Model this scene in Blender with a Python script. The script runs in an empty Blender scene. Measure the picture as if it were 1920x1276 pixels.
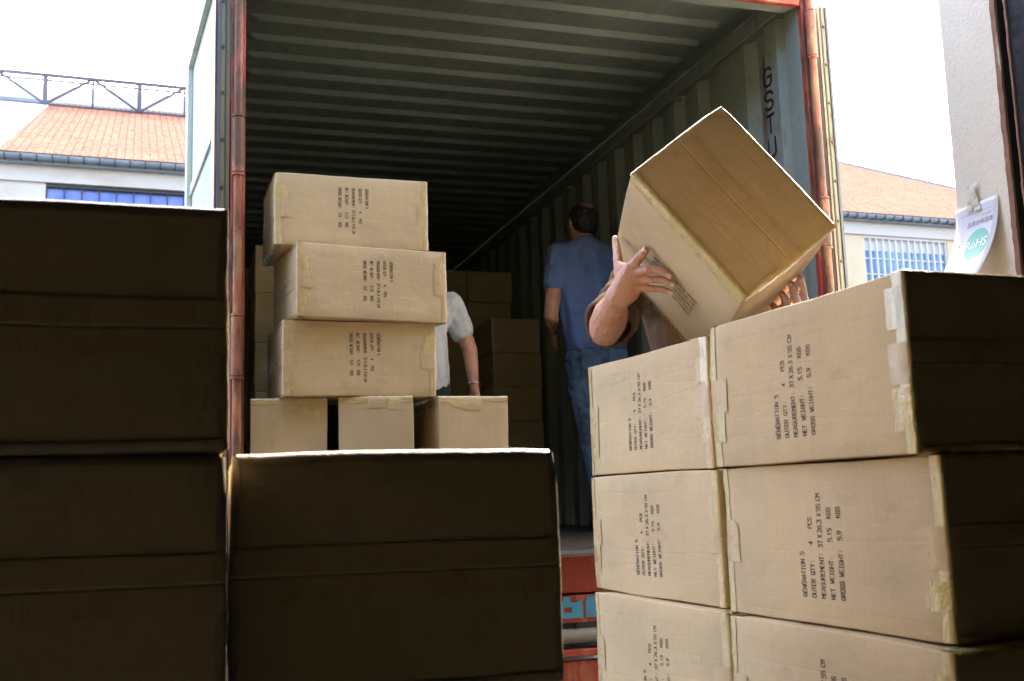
import bpy, bmesh, math, random
from mathutils import Vector, Matrix, noise
import numpy as np
R = math.radians
S = bpy.context.scene
COL = S.collection
CZ = 1.014                                    # camera height above the ground
F_ = Vector((0.29816702, 0.9436843, 0.14337491))
R_ = Vector((0.95441674, -0.29689531, -0.03068987))
U_ = Vector((-0.01360579, -0.14599012, 0.98919248))
FP = 1984.63
# ------------------------------------------------------------- camera, sky, sun
cam = bpy.data.cameras.new('camera'); camo = bpy.data.objects.new('camera', cam); COL.objects.link(camo)
m = Matrix((R_, U_, -F_)).transposed().to_4x4(); m.translation = Vector((0, 0, CZ)); camo.matrix_world = m
cam.sensor_width = 36; cam.lens = FP / 1920 * 36; cam.clip_start = .05; cam.clip_end = 2000
cam.dof.use_dof = True; cam.dof.focus_distance = 3.0; cam.dof.aperture_fstop = 9
S.camera = camo
SUN_AZ, SUN_EL = 52, 45                        # azimuth measured from +X towards +Y
w = bpy.data.worlds.new('World'); S.world = w; w.use_nodes = True
nt = w.node_tree; bg = nt.nodes['Background']; sk = nt.nodes.new('ShaderNodeTexSky')
sk.sky_type = 'NISHITA'; sk.sun_disc = False; sk.sun_elevation = R(SUN_EL); sk.sun_rotation = R(90 - SUN_AZ)
sk.dust_density = 6.0; sk.air_density = .75; sk.ozone_density = .4
nt.links.new(sk.outputs[0], bg.inputs[0]); bg.inputs[1].default_value = .15
sl = bpy.data.lights.new('sun', 'SUN'); sl.energy = 1.1; sl.angle = R(10); sl.color = (1, .93, .82)
so = bpy.data.objects.new('sun', sl); COL.objects.link(so)
sd = Vector((math.cos(R(SUN_EL)) * math.cos(R(SUN_AZ)), math.cos(R(SUN_EL)) * math.sin(R(SUN_AZ)), math.sin(R(SUN_EL))))
so.rotation_euler = sd.to_track_quat('Z', 'Y').to_euler()
S.view_settings.view_transform = 'Standard'; S.view_settings.look = 'None'
S.view_settings.exposure = 3.8; S.view_settings.gamma = 1
S.render.engine = 'CYCLES'
S.cycles.max_bounces = 8; S.cycles.diffuse_bounces = 3

# ------------------------------------------------------------- helpers
def ray(px, py): return F_ + R_ * ((px - 960) / FP) - U_ * ((py - 638) / FP)
def AD(px, py, d): v = ray(px, py) * d; return Vector((v.x, v.y, v.z + CZ))
def AY(px, py, y): v = ray(px, py); v = v * (y / v.y); return Vector((v.x, v.y, v.z + CZ))
def AX(px, py, x): v = ray(px, py); v = v * (x / v.x); return Vector((v.x, v.y, v.z + CZ))
def AP(px, py, p0, n):
    v = ray(px, py); o = Vector((0, 0, CZ)); return o + v * ((p0 - o).dot(n) / v.dot(n))

class MB:
    def __init__(s): s.v = []; s.f = []; s.m = []
    def add(s, vs, fs, mi=0):
        b = len(s.v); s.v += [tuple(v) for v in vs]; s.f += [tuple(b + i for i in f) for f in fs]; s.m += [mi] * len(fs)
    def box(s, a, b, mi=0, M=None):
        (x0, y0, z0), (x1, y1, z1) = a, b
        vs = [Vector(p) for p in ((x0,y0,z0),(x1,y0,z0),(x1,y1,z0),(x0,y1,z0),(x0,y0,z1),(x1,y0,z1),(x1,y1,z1),(x0,y1,z1))]
        if M: vs = [M @ v for v in vs]
        s.add(vs, [(0,3,2,1),(4,5,6,7),(0,1,5,4),(1,2,6,5),(2,3,7,6),(3,0,4,7)], mi)
    def bar(s, p, q, w, h=None, mi=0):
        p, q = Vector(p), Vector(q); h = h or w; d = (q - p)
        M = d.to_track_quat('Z', 'Y').to_matrix().to_4x4(); M.translation = p
        s.box((-w/2, -h/2, 0), (w/2, h/2, d.length), mi, M)
    def tube(s, p, q, r, n=14, mi=0, r2=None):
        p, q = Vector(p), Vector(q); d = q - p; M = d.to_track_quat('Z', 'Y').to_matrix().to_4x4(); M.translation = p
        r2 = r if r2 is None else r2
        vs = [M @ Vector((r*math.cos(a), r*math.sin(a), 0)) for a in [2*math.pi*i/n for i in range(n)]]
        vs += [M @ Vector((r2*math.cos(a), r2*math.sin(a), d.length)) for a in [2*math.pi*i/n for i in range(n)]]
        s.add(vs, [(i, (i+1) % n, n+(i+1) % n, n+i) for i in range(n)] + [tuple(range(n-1, -1, -1)), tuple(range(n, 2*n))], mi)
    def build(s, name, mats, parent=None, bevel=0, smooth=False, seg=2):
        me = bpy.data.meshes.new(name); me.from_pydata(s.v, [], s.f)
        if not isinstance(mats, (list, tuple)): mats = [mats]
        for mm in mats: me.materials.append(mm)
        for p, i in zip(me.polygons, s.m): p.material_index = i
        if bevel:
            bm = bmesh.new(); bm.from_mesh(me)
            bmesh.ops.bevel(bm, geom=bm.edges[:], offset=bevel, segments=seg, affect='EDGES', clamp_overlap=True, profile=.5)
            bm.to_mesh(me); bm.free()
        if smooth:
            for p in me.polygons: p.use_smooth = True
            if hasattr(me, 'set_sharp_from_angle'): me.set_sharp_from_angle(angle=R(40))
        o = bpy.data.objects.new(name, me); COL.objects.link(o)
        if parent: o.parent = parent
        return o
def meshobj(name, me, mats=None, parent=None):
    if mats is not None:
        me.materials.clear()
        for mm in (mats if isinstance(mats, (list, tuple)) else [mats]): me.materials.append(mm)
    o = bpy.data.objects.new(name, me); COL.objects.link(o)
    if parent: o.parent = parent
    return o
def tag(o, label=None, cat=None, group=None, kind=None):
    for k, v in (('label', label), ('category', cat), ('group', group), ('kind', kind)):
        if v: o[k] = v
    return o
def empty(name, loc, rz=0):
    o = bpy.data.objects.new(name, None); COL.objects.link(o); o.location = loc; o.rotation_euler = (0, 0, rz); o.empty_display_size = .1
    return o
def world_child(o, root):                       # o's mesh was given in world coordinates
    o.parent = root; o.matrix_parent_inverse = Matrix.LocRotScale(root.location, root.rotation_euler, root.scale).inverted()
    return o

# ------------------------------------------------------------- materials
class NB:
    def __init__(s, name, **kw):
        s.m = bpy.data.materials.new(name); s.m.use_nodes = True; s.t = s.m.node_tree; s.b = s.t.nodes['Principled BSDF']
        s.tc = s.t.nodes.new('ShaderNodeTexCoord')
        for k, v in kw.items(): s.set(k, v)
    def set(s, k, v): s.b.inputs[{'rough': 'Roughness', 'metal': 'Metallic', 'spec': 'Specular IOR Level', 'coat': 'Coat Weight', 'sss': 'Subsurface Weight', 'alpha': 'Alpha', 'col': 'Base Color', 'sheen': 'Sheen Weight'}[k]].default_value = (*v, 1) if k == 'col' else v
    def noise(s, scale, detail=4, mp=None, rough=.55, dist=0, src=None):
        n = s.t.nodes.new('ShaderNodeTexNoise'); n.inputs['Scale'].default_value = scale; n.inputs['Detail'].default_value = detail
        n.inputs['Roughness'].default_value = rough; n.inputs['Distortion'].default_value = dist
        m_ = s.t.nodes.new('ShaderNodeMapping'); m_.inputs['Scale'].default_value = mp or (1, 1, 1)
        s.t.links.new(src or s.tc.outputs['Object'], m_.inputs[0]); s.t.links.new(m_.outputs[0], n.inputs[0]); return n.outputs[0]
    def ramp(s, x, *stops):
        r = s.t.nodes.new('ShaderNodeValToRGB'); e = r.color_ramp.elements
        while len(e) < len(stops): e.new(.5)
        for el, (p, c) in zip(e, stops): el.position = p; el.color = (*c, 1) if isinstance(c, (tuple, list)) else (c, c, c, 1)
        s.t.links.new(x, r.inputs[0]); return r.outputs[0]
    def mix(s, f, a, b, mode='MIX'):
        n = s.t.nodes.new('ShaderNodeMix'); n.data_type = 'RGBA'; n.blend_type = mode
        for i, v in ((0, f), (6, a), (7, b)):
            if hasattr(v, 'type') and hasattr(v, 'node'): s.t.links.new(v, n.inputs[i])
            else: n.inputs[i].default_value = v if i == 0 else (*v, 1)
        return n.outputs[2]
    def math(s, op, a, b=0.):
        n = s.t.nodes.new('ShaderNodeMath'); n.operation = op
        for i, v in ((0, a), (1, b)):
            if hasattr(v, 'node'): s.t.links.new(v, n.inputs[i])
            else: n.inputs[i].default_value = v
        return n.outputs[0]
    def xyz(s):
        n = s.t.nodes.new('ShaderNodeSeparateXYZ'); s.t.links.new(s.tc.outputs['Object'], n.inputs[0]); return n.outputs
    def rnd(s):
        n = s.t.nodes.new('ShaderNodeObjectInfo'); return n.outputs['Random']
    def col(s, x): s.t.links.new(x, s.b.inputs['Base Color']); return s
    def rough(s, x): s.t.links.new(x, s.b.inputs['Roughness']); return s
    def bump(s, h, dist, strength=1.):
        n = s.t.nodes.new('ShaderNodeBump'); n.inputs['Distance'].default_value = dist; n.inputs['Strength'].default_value = strength
        s.t.links.new(h, n.inputs['Height'])
        if s.b.inputs['Normal'].is_linked: s.t.links.new(s.b.inputs['Normal'].links[0].from_socket, n.inputs['Normal'])
        s.t.links.new(n.outputs[0], s.b.inputs['Normal']); return s

def m_kraft(name, base, var=.06):
    n = NB(name, rough=.72, spec=.25)
    va = n.t.nodes.new('ShaderNodeVectorMath'); va.operation = 'ADD'; n.t.links.new(n.tc.outputs['Object'], va.inputs[0])
    vm = n.t.nodes.new('ShaderNodeCombineXYZ'); rr = n.math('MULTIPLY', n.rnd(), 37.); [n.t.links.new(rr, vm.inputs[i]) for i in range(3)]
    n.t.links.new(vm.outputs[0], va.inputs[1]); sv = va.outputs[0]
    st = n.noise(1, 2, (330, 330, 5)); lo = n.noise(4, 3, src=sv); fb = n.noise(900, 2); sc_ = n.noise(9, 6, (1, 1, 2.), src=sv); sc2 = n.noise(30, 5, (.3, .3, 2.5), src=sv)
    d = tuple(c * .86 for c in base); l = tuple(min(1, c * 1.07) for c in base)
    c = n.mix(n.ramp(lo, (.35, 0.), (.7, 1.)), d, l)
    c = n.mix(.16, c, n.ramp(st, (.35, tuple(x * .80 for x in base)), (.65, tuple(min(1, x * 1.12) for x in base))))
    c = n.mix(n.math('MULTIPLY', n.rnd(), .16), c, tuple(x * .75 for x in base))
    c = n.mix(.10, c, n.ramp(fb, (.4, .1), (.6, .6)))
    c = n.mix(n.ramp(sc_, (.60, 0.), (.72, .35)), c, tuple(x * .62 for x in base)); c = n.mix(n.ramp(sc2, (.66, 0.), (.74, .35)), c, tuple(min(1, x * 1.35) for x in base))
    n.col(c)
    n.bump(st, .0006, .5); n.bump(n.noise(7, 3, (1, 1, 1.6), src=sv), .007, .5)
    # a few pressed creases running across the sheet
    n.bump(n.ramp(n.noise(1, 1, (.6, .6, 16), src=sv), (.485, 1.), (.5, 0.), (.515, 1.)), .0009, .22)
    return n.m
KR = m_kraft('kraft_board', (.56, .418, .228))
def m_tape(name, c0, c1, rg=.2, ct=.9, wr_=.8):
    n = NB(name, rough=rg, spec=.5, coat=ct); n.b.inputs['Coat Roughness'].default_value = .1
    a = n.noise(14, 4, (1, 1, .6), dist=1.2); n.col(n.mix(n.ramp(a, (.4, 0.), (.62, 1.)), c0, c1))
    n.rough(n.ramp(n.noise(30, 3), (.3, rg * .6), (.7, rg * 2.)))
    n.bump(n.noise(22, 4, (1, 1, .35), dist=2.5), .006, wr_)
    return n.m
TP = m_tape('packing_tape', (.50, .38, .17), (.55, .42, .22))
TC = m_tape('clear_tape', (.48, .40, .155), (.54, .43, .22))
TD = m_tape('dimmed_clear_tape', (.32, .26, .17), (.38, .30, .20), .4, .3, .4)  # darker tape copy for the shadowed stacks; tones down their lit rims by colour
TM_ = m_tape('brown_clear_tape', (.485, .355, .19), (.52, .385, .215), .3, .3, .22)
nn = NB('carton_ink', rough=.7); nn.col(nn.ramp(nn.noise(700, 2), (.35, (.03, .022, .018)), (.8, (.10, .07, .05)))); INK = nn.m
def m_paint(name, base, rust=(.14, .05, .02), amt=.55, scale=6, rough=.45, accent=None, streak=(1, 1, .25)):
    n = NB(name, rough=rough)
    a = n.noise(scale, 8, streak, .65); b = n.noise(scale * 5, 5); lo = n.noise(1.3, 3)
    c = n.mix(n.ramp(lo, (.3, 0.), (.7, 1.)), tuple(x * .78 for x in base), tuple(min(1, x * 1.1) for x in base))
    if accent: c = n.mix(n.ramp(n.noise(scale * 1.7, 6, streak), (.52, 0.), (.6, .8)), c, accent)
    c = n.mix(n.ramp(a, (amt, 0.), (amt + .08, .9)), c, rust)
    c = n.mix(n.ramp(b, (.6, 0.), (.75, .5)), c, tuple(x * .55 for x in base))
    n.col(c); n.rough(n.ramp(b, (.3, rough * .8), (.7, min(1, rough * 1.6)))); n.bump(a, .004, .35); n.bump(b, .0015, .4)
    return n.m
RED = m_paint('red_container_paint', (.40, .060, .035), (.085, .040, .022), .50, 9, .5, (.46, .16, .07))
HNG = m_paint('worn_hinge_paint', (.36, .12, .065), (.11, .06, .03), .47, 12, .45, (.44, .24, .11))
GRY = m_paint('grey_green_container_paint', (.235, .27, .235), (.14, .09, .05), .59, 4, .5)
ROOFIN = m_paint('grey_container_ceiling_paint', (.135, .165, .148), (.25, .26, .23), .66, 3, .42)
DOORW = m_paint('pale_door_paint', (.50, .545, .47), (.34, .25, .15), .62, 5, .5)
GASK = NB('dark_rubber_gasket', col=(.03, .045, .055), rough=.5).m
GASKB = NB('blue_grey_rubber_gasket', col=(.10, .15, .19), rough=.45).m
GREEN = NB('green_gasket_edge', col=(.05, .14, .10), rough=.5).m
BEIG = m_paint('beige_retaining_strip', (.34, .31, .24), (.16, .09, .05), .58, 14, .5)
BLUE = m_paint('light_blue_lettering', (.08, .36, .52), (.30, .05, .03), .60, 16, .5)
PIPE = m_paint('dusty_steel_pipe', (.26, .235, .18), (.14, .09, .05), .60, 12, .6)
BOLT = NB('bolt_steel', col=(.15, .10, .07), rough=.5, metal=.6).m
BLK = NB('black_letter_paint', col=(.012, .012, .014), rough=.5).m
n = NB('plank_floor', rough=.8)
n.col(n.mix(n.ramp(n.noise(3, 6, (20, 1, 1)), (.35, 0.), (.7, 1.)), (.055, .045, .032), (.14, .11, .08))); n.bump(n.noise(4, 5, (25, 1, 1)), .003, .6); PLK = n.m
def m_plaster(name, base, stain, sc=1.2, bs=60, thr=.5, mp=(1, 1, .5)):
    n = NB(name, rough=.9, spec=.2)
    c = n.mix(n.ramp(n.noise(sc, 6, mp), (thr, 0.), (thr + .25, 1.)), base, stain)
    c = n.mix(.3, c, n.ramp(n.noise(bs, 4), (.3, tuple(x * .8 for x in base)), (.7, base)))
    n.col(c); n.bump(n.noise(bs, 5), .004, .5); return n.m
PLAS = m_plaster('rough_plaster', (.76, .69, .57), (.62, .54, .42), 1.4, 90)
CONC = m_plaster('weathered_concrete', (.60, .55, .47), (.44, .33, .22), .5, 14, .5, (1, 1, 2.2))
WALLY = m_plaster('ochre_wall_render', (.62, .50, .32), (.50, .34, .19), .6, 10, .5)
SLAB = m_plaster('warehouse_concrete_floor', (.075, .07, .05), (.05, .048, .035), 1.5, 40)
ASPH = m_plaster('asphalt', (.07, .068, .065), (.045, .044, .043), .8, 80)
DARKW = m_plaster('dark_warehouse_render', (.058, .062, .040), (.045, .047, .032), 1, 30)
RUST = m_paint('rusty_steel_edge', (.24, .12, .075), (.50, .42, .30), .58, 22, .8)
DKST = m_paint('dark_steel', (.007, .007, .008), (.012, .007, .005), .62, 6, .8)
# roof tiles
n = NB('clay_roof_tiles', rough=1., spec=0.); x = n.xyz()
cell = n.t.nodes.new('ShaderNodeTexBrick'); cell.offset = 0.0
cell.inputs['Scale'].default_value = 1; cell.inputs['Mortar Size'].default_value = .028; cell.inputs['Brick Width'].default_value = .24; cell.inputs['Row Height'].default_value = .34
cell.inputs['Color1'].default_value = (.19, .095, .072, 1); cell.inputs['Color2'].default_value = (.11, .055, .042, 1); cell.inputs['Mortar'].default_value = (.10, .05, .035, 1)
cell.inputs['Mortar Smooth'].default_value = .4
n.t.links.new(n.tc.outputs['Object'], cell.inputs[0])
c = n.mix(n.ramp(n.noise(9, 3), (.45, 0.), (.6, .8)), cell.outputs[0], (.22, .13, .10))
c = n.mix(n.ramp(n.noise(.6, 5), (.52, 0.), (.75, .55)), c, (.22, .12, .08)); n.col(c); n.bump(n.math('SUBTRACT', 1., cell.outputs[1]), .05, .8)
TILE = n.m
WSHT = NB('white_roof_sheet', col=(.80, .80, .80), rough=.6).m
GUT = m_paint('grey_zinc_gutter', (.24, .29, .32), (.14, .16, .18), .6, 6, .5, streak=(1, 1, 1))
n = NB('translucent_panel', rough=.5); n.col(n.mix(n.ramp(n.noise(1.2, 3, (1, 1, 3)), (.4, 0.), (.7, 1.)), (.80, .86, .90), (.90, .92, .94))); TRP = n.m
TRS = m_paint('truss_steel', (.09, .085, .10), (.22, .11, .11), .52, 8, .6)
n = NB('blue_window_pane', rough=.25, spec=.5); n.col(n.mix(n.ramp(n.noise(.8, 4), (.4, 0.), (.65, 1.)), (.09, .14, .50), (.24, .30, .62))); PANE = n.m
n = NB('pale_window_glass', rough=.15, spec=.6); n.col(n.mix(n.ramp(n.noise(.9, 4), (.4, 0.), (.65, 1.)), (.12, .22, .34), (.26, .38, .50))); PANE2 = n.m
FRW = NB('pale_window_frame', col=(.62, .60, .56), rough=.7).m
FRD = NB('dark_steel_and_shadow_line', col=(.05, .055, .05), rough=.7).m  # dark colour holds the shadow line above the blue panes; colours gutter brackets too

# ------------------------------------------------------------- the setting
GZ = 0.0
g = MB(); g.add([(-300, -300, 0), (300, -300, 0), (300, 400, 0), (-300, 400, 0)], [(0, 1, 2, 3)])
tag(g.build('ground', ASPH), kind='structure')
g = MB(); g.box((-6, -9, -.2), (5.2, 2.62, .004)); tag(g.build('warehouse_floor', SLAB), kind='structure')

# warehouse the photo is taken from: walls behind and beside the camera, header over the doorway
FY, HZ, RZ = 1.85, 2.27, 3.6
wh = empty('warehouse', (0, 0, 0)); tag(wh, 'dark warehouse with an open loading doorway around the cartons in front', 'warehouse')
g = MB(); g.box((-6, -9, .004), (-5.8, FY, RZ)); g.build('side_wall', DARKW, wh)
g = MB(); g.box((5.0, -9, .004), (5.2, 2.6, RZ)); g.build('side_wall', DARKW, wh)
g = MB(); g.box((-5.8, -9, .004), (5.0, -8.8, RZ)); g.build('back_wall', DARKW, wh)
g = MB(); g.box((-6, -9, RZ + .002), (5.2, FY + .25, RZ + .2)); g.build('roof', DARKW, wh)
g = MB(); g.box((-5.8, FY, HZ), (5.0, FY + .2, RZ)); g.build('header', DARKW, wh)
for a_, b_ in ((-5.8, -3.6), (2.71, 5.0)):
    g = MB(); g.box((a_, FY, .004), (b_, FY + .2, HZ - .002)); g.build('front_wall', DARKW, wh)

# plastered pillar with rusty steel door rail behind it
pl = empty('plaster_pillar', (2.85, 2.92, 0)); tag(pl, 'rough pale plaster pillar with rusty edge at the right of the doorway', 'pillar')
g = MB(); g.box((2.65, 2.785, .004), (3.25, 3.045, 4.6)); o = g.build('pillar_shaft', PLAS, bevel=.008); world_child(o, pl)
rl = empty('steel_door_rail', (2.7, 2.74, 0)); tag(rl, 'dark steel sliding door and rail with rusty ragged edges beside the plaster pillar', 'door rail')
def ragged(y0, y1, x0, x1, amp, seed):
    g = MB(); random.seed(seed); N = 180; prev = None
    for i in range(N + 1):
        z = .01 + 4.3 * i / N; j = (noise.noise(Vector((seed, 0, z * 14))) * amp + random.uniform(-amp, amp) * .4)
        ring = [(x0 + j * .6, y0 - .001, z), (x0 + j * .6, y1 + abs(j), z), (x1, y1, z), (x1, y0 - .001, z)]
        b = len(g.v); g.v += ring
        if prev is not None:
            for k in range(4): g.f.append((prev + k, prev + (k+1) % 4, b + (k+1) % 4, b + k)); g.m.append(0)
        prev = b
    return g
world_child(ragged(2.763, 2.783, 2.640, 2.650, .006, 3).build('rusty_edge', RUST), rl)
world_child(ragged(2.722, 2.728, 2.646, 2.652, .005, 8).build('rusty_edge', RUST), rl)
g = MB(); g.box((2.69, 2.732, .006), (2.75, 2.762, 4.3)); g.box((2.6515, 2.7635, .006), (2.689, 2.7825, 4.3)); world_child(g.build('guide_channel', DKST), rl)
g = MB(); g.box((2.655, 1.96, .006), (2.70, 2.720, 4.3))
for i in range(5): g.box((2.650, 2.0 + i * .16, .05), (2.655, 2.02 + i * .16, 4.25))
world_child(g.build('door_leaf', DKST), rl)

# ------------------------------------------------------------- factory building across the yard
m_ = .04
def BW(x, y, z):                                # building frame: x along the wall, y behind it
    a = math.atan(m_); return Vector((x * math.cos(a) - y * math.sin(a), 32 + x * math.sin(a) + y * math.cos(a), z))
MBW = Matrix.Translation((0, 32, 0)) @ Matrix.Rotation(math.atan(m_), 4, 'Z')
fb = empty('factory_building', (0, 32, 0), math.atan(m_)); tag(fb, 'long factory with orange tiled roof, grey gutter and concrete eaves wall beyond the container', 'building')
EZ = 9.98 + CZ
WT = 9.20 + CZ; BT = 9.22 + CZ
wins = [(-3.77, 6.2, PANE, .47, 'blue'), (9.5, 15.5, PANE2, .32, 'p'), (24.45, 28.35, PANE2, .30, 'p')]
g = MB(); g.box((-26, 0, BT), (36, .4, EZ - .28)); g.build('concrete_beam', CONC, fb)
xs = [-26] + sum([[a, b] for a, b, *_ in wins], []) + [36]
for i in range(0, len(xs), 2):
    g = MB(); g.box((xs[i], .10, 0), (xs[i+1], .4, BT - .002)); g.build('wall', CONC if i < 1 else WALLY, fb)
for a, b, pm, pw, k in wins:
    g = MB(); g.box((a, .10, 0), (b, .4, 5.8)); g.build('wall', WALLY, fb)
    fr = MB(); fr.box((a, .12, BT - .10), (b, .30, BT - .003)); fr.box((a, .12, 5.802), (b, .30, 5.9))
    nc = int((b - a) / pw)
    for i in range(nc + 1):
        xx = a + (b - a - .05) * i / nc; fr.box((xx, .14, 5.9), (xx + (.05 if k == 'p' else .035), .22, BT - .10))
    for zz in (6.9, 7.9, 8.75, 9.35): fr.box((a + .05, .23, zz), (b - .05, .26, zz + .05))
    f_ = fr.build('window', FRW if k == 'p' else FRD, fb)
    p = MB(); p.box((a + .02, .28, 5.9), (b - .02, .31, BT - .55)); p.build('pane', pm, f_)
    p = MB(); p.box((a + .02, .275, BT - .548), (b - .02, .315, BT - .1)); p.build('pane', FRW if k == 'p' else pm, f_)
# roof plane: eave line to ridge, 25 degrees, tiled part and white sheet part
tn = math.tan(R(25)); cs = math.cos(R(25))
def roofpiece(name, pts, mat, th=.12):
    M = Matrix.Translation((0, -.35, EZ - .02)) @ Matrix.Rotation(R(25), 4, 'X')
    g = MB(); n_ = len(pts); g.add([(x, y, 0) for x, y in pts] + [(x, y, -th) for x, y in pts],
        [tuple(range(n_)), tuple(range(2*n_-1, n_-1, -1))] + [(i, i+n_, (i+1) % n_ + n_, (i+1) % n_) for i in range(n_)])
    o = g.build(name, mat, fb); o.matrix_local = M; return o
LR = 15.2
roofpiece('tiled_roof', [(-5.05, 0), (19.99, 0), (19.99, LR), (-4.75, LR)], TILE)
roofpiece('tiled_roof', [(20, 0), (38.5, 0), (38.5, 22), (20, 22)], TILE)
roofpiece('white_sheet_roof', [(-26, 0), (-5.052, 0), (-4.752, LR), (-26, LR)], WSHT)
g = MB()
for i in range(190):
    xx = -5.0 + i * .22
    if xx < 19.7: g.tube((xx, LR * cs - .35 - .05, EZ + LR * math.sin(R(25)) + .03), (xx + .20, LR * cs - .35 - .05, EZ + LR * math.sin(R(25)) + .03), .11, 8)
g.build('ridge_tiles', CONC, fb)
g = MB()
g.bar((38.6, -.3, EZ), (38.6, 22*cs - .35, EZ + 22*math.sin(R(25))), .22, .2); g.build('verge', GUT, fb)
g = MB(); N = 10
prof = [(-.35 - .13 * math.cos(math.pi * i / N), EZ - .10 - .13 * math.sin(math.pi * i / N)) for i in range(N + 1)]
vs = [(-26, y, z) for y, z in prof] + [(36, y, z) for y, z in prof]
g.add(vs, [(i, i+1, N+2+i, N+1+i) for i in range(N)])
for i in range(150):
    xx = -26 + i * .415; g.box((xx, -.50, EZ - .25), (xx + .03, -.21, EZ - .08), 1)
g.box((-26, -.22, EZ - .30), (36, .0, EZ - .10)); g.build('gutter', [GUT, FRD], fb)
# pink-edged flashing above the white sheets
g = MB(); g.box((-26, LR*cs - .5, EZ + LR*math.sin(R(25)) - .06), (-4.8, LR*cs - .3, EZ + LR*math.sin(R(25)) + .10)); g.build('ridge_flashing', GUT, fb)

# rooftop lattice with pale panels
tr = empty('rooftop_truss', (0, 32 + 13.2, EZ + 5.8), math.atan(m_)); tag(tr, 'steel lattice girder with pale panels standing along the factory roof ridge', 'truss')
def TL(x, z): return (x, -.35, z + CZ - (EZ + 5.8) + .12)
TB, TT = 16.05, 17.28
g = MB(); xs = [-5.42 + 1.80 * k for k in range(-6, 9)]
g.bar(TL(xs[0], TT), TL(xs[-1], TT), .13, .12); g.bar(TL(xs[0], TT - .22), TL(xs[-1], TT - .22), .07, .07)
g.bar(TL(xs[0], TB), TL(xs[-1], TB), .06, .06)
for i in range(0): g.box((xs[0] + i * .43, -.6, TT + CZ - EZ - 5.8 + .19), (xs[0] + i * .43 + .22, -.1, TT + CZ - EZ - 5.8 + .205))
g.build('chord', TRS, tr)
for k, xx in enumerate(xs):
    g = MB(); g.bar(TL(xx, TB), TL(xx, TT), .17 if k % 2 == 0 else .08, .12); g.build('post', TRS, tr)
    if k < len(xs) - 1:
        g = MB(); a, b = ((TB, TT) if k % 2 == 0 else (TT, TB)); g.bar(TL(xx, a), TL(xs[k+1], b), .085, .085); g.build('brace', TRS, tr)
g = MB(); N = 260; ya = .45
for i in range(N):
    x0 = -17 + 27 * i / N; x1 = -17 + 27 * (i + 1) / N; z0 = TB + CZ - EZ - 5.8 - .2; z1 = TT + CZ - EZ - 5.8 + .05
    d0 = .03 * (i % 2); d1 = .03 * ((i + 1) % 2); g.add([(x0, ya + d0, z0), (x1, ya + d1, z0), (x1, ya + d1, z1), (x0, ya + d0, z1)], [(0, 1, 2, 3)])
g.box((-17, ya + .04, TB + CZ - EZ - 6.1), (10, ya + .10, TT + CZ - EZ - 5.8)); g.build('panel', TRP, tr)

# ------------------------------------------------------------- shipping container
D, XL, XR = 3.7557, .2099, 2.5499
ZF = CZ - .2171; ZD = ZF + 2.2775; ZC = CZ + 2.165; YB = 15.7
ct = empty('shipping_container', ((XL + XR) / 2, D, ZF)); tag(ct, 'open red shipping container with grey-green corrugated inside, half full of cartons', 'container')
def CB(g, name, mat, **k): return world_child(g.build(name, mat, **k), ct)
g = MB()
for i in range(16):
    x0 = XL + (XR - XL) * i / 16; g.box((x0 + .001, D + .16, ZF - .03), (x0 + (XR - XL) / 16 - .001, YB, ZF))
CB(g, 'plank_floor', PLK)
g = MB(); g.box((XL, D - .10, ZF - .012), (XR, D + .158, ZF - .001)); CB(g, 'sill_plate', m_paint('worn_sill_steel', (.15, .12, .09), (.08, .05, .03), .5, 14, .6))
g = MB(); g.box((XL - .05, D - .02, ZF - .148), (XR + .05, D + .14, ZF - .013), M=None)
for x0 in (XL + .62, XL + 1.30, XL + 1.95): g.box((x0, D - .032, ZF - .14), (x0 + .05, D - .021, ZF - .02))
CB(g, 'rear_sill', RED, bevel=.004)
# ceiling: stamped ridges across the width
g = MB(); y = D + .13; P = .2095; pr = []
y = 4.03 - .005
while y < YB - .3:
    pr += [(y, .022), (y + .024, 0), (y + .062, 0), (y + .088, .022)]; y += P
pr = [(D + .1, .022)] + pr + [(YB, .022)]
xsec = [(XL + .0, 0), (XL + .07, 0), (XL + .11, 1), (XR - .13, 1), (XR - .09, 0), (XR - .0, 0)]
vs = []; fs = []; nx = len(xsec)
for yy, h in pr:
    for xx, k in xsec: vs.append((xx, yy, ZC + (h if k else .022) * 1.0))
for i in range(len(pr) - 1):
    for j in range(nx - 1): a = i * nx + j; fs.append((a, a + nx, a + nx + 1, a + 1))
g.add(vs, fs); vo = [(x_, y_, z_ + .03) for x_, y_, z_ in [(XL-.04, D, ZC+.02), (XR+.04, D, ZC+.02), (XR+.04, YB, ZC+.02), (XL-.04, YB, ZC+.02)]]
g.add(vo, [(0, 1, 2, 3)])
CB(g, 'ceiling_panel', ROOFIN)
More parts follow.
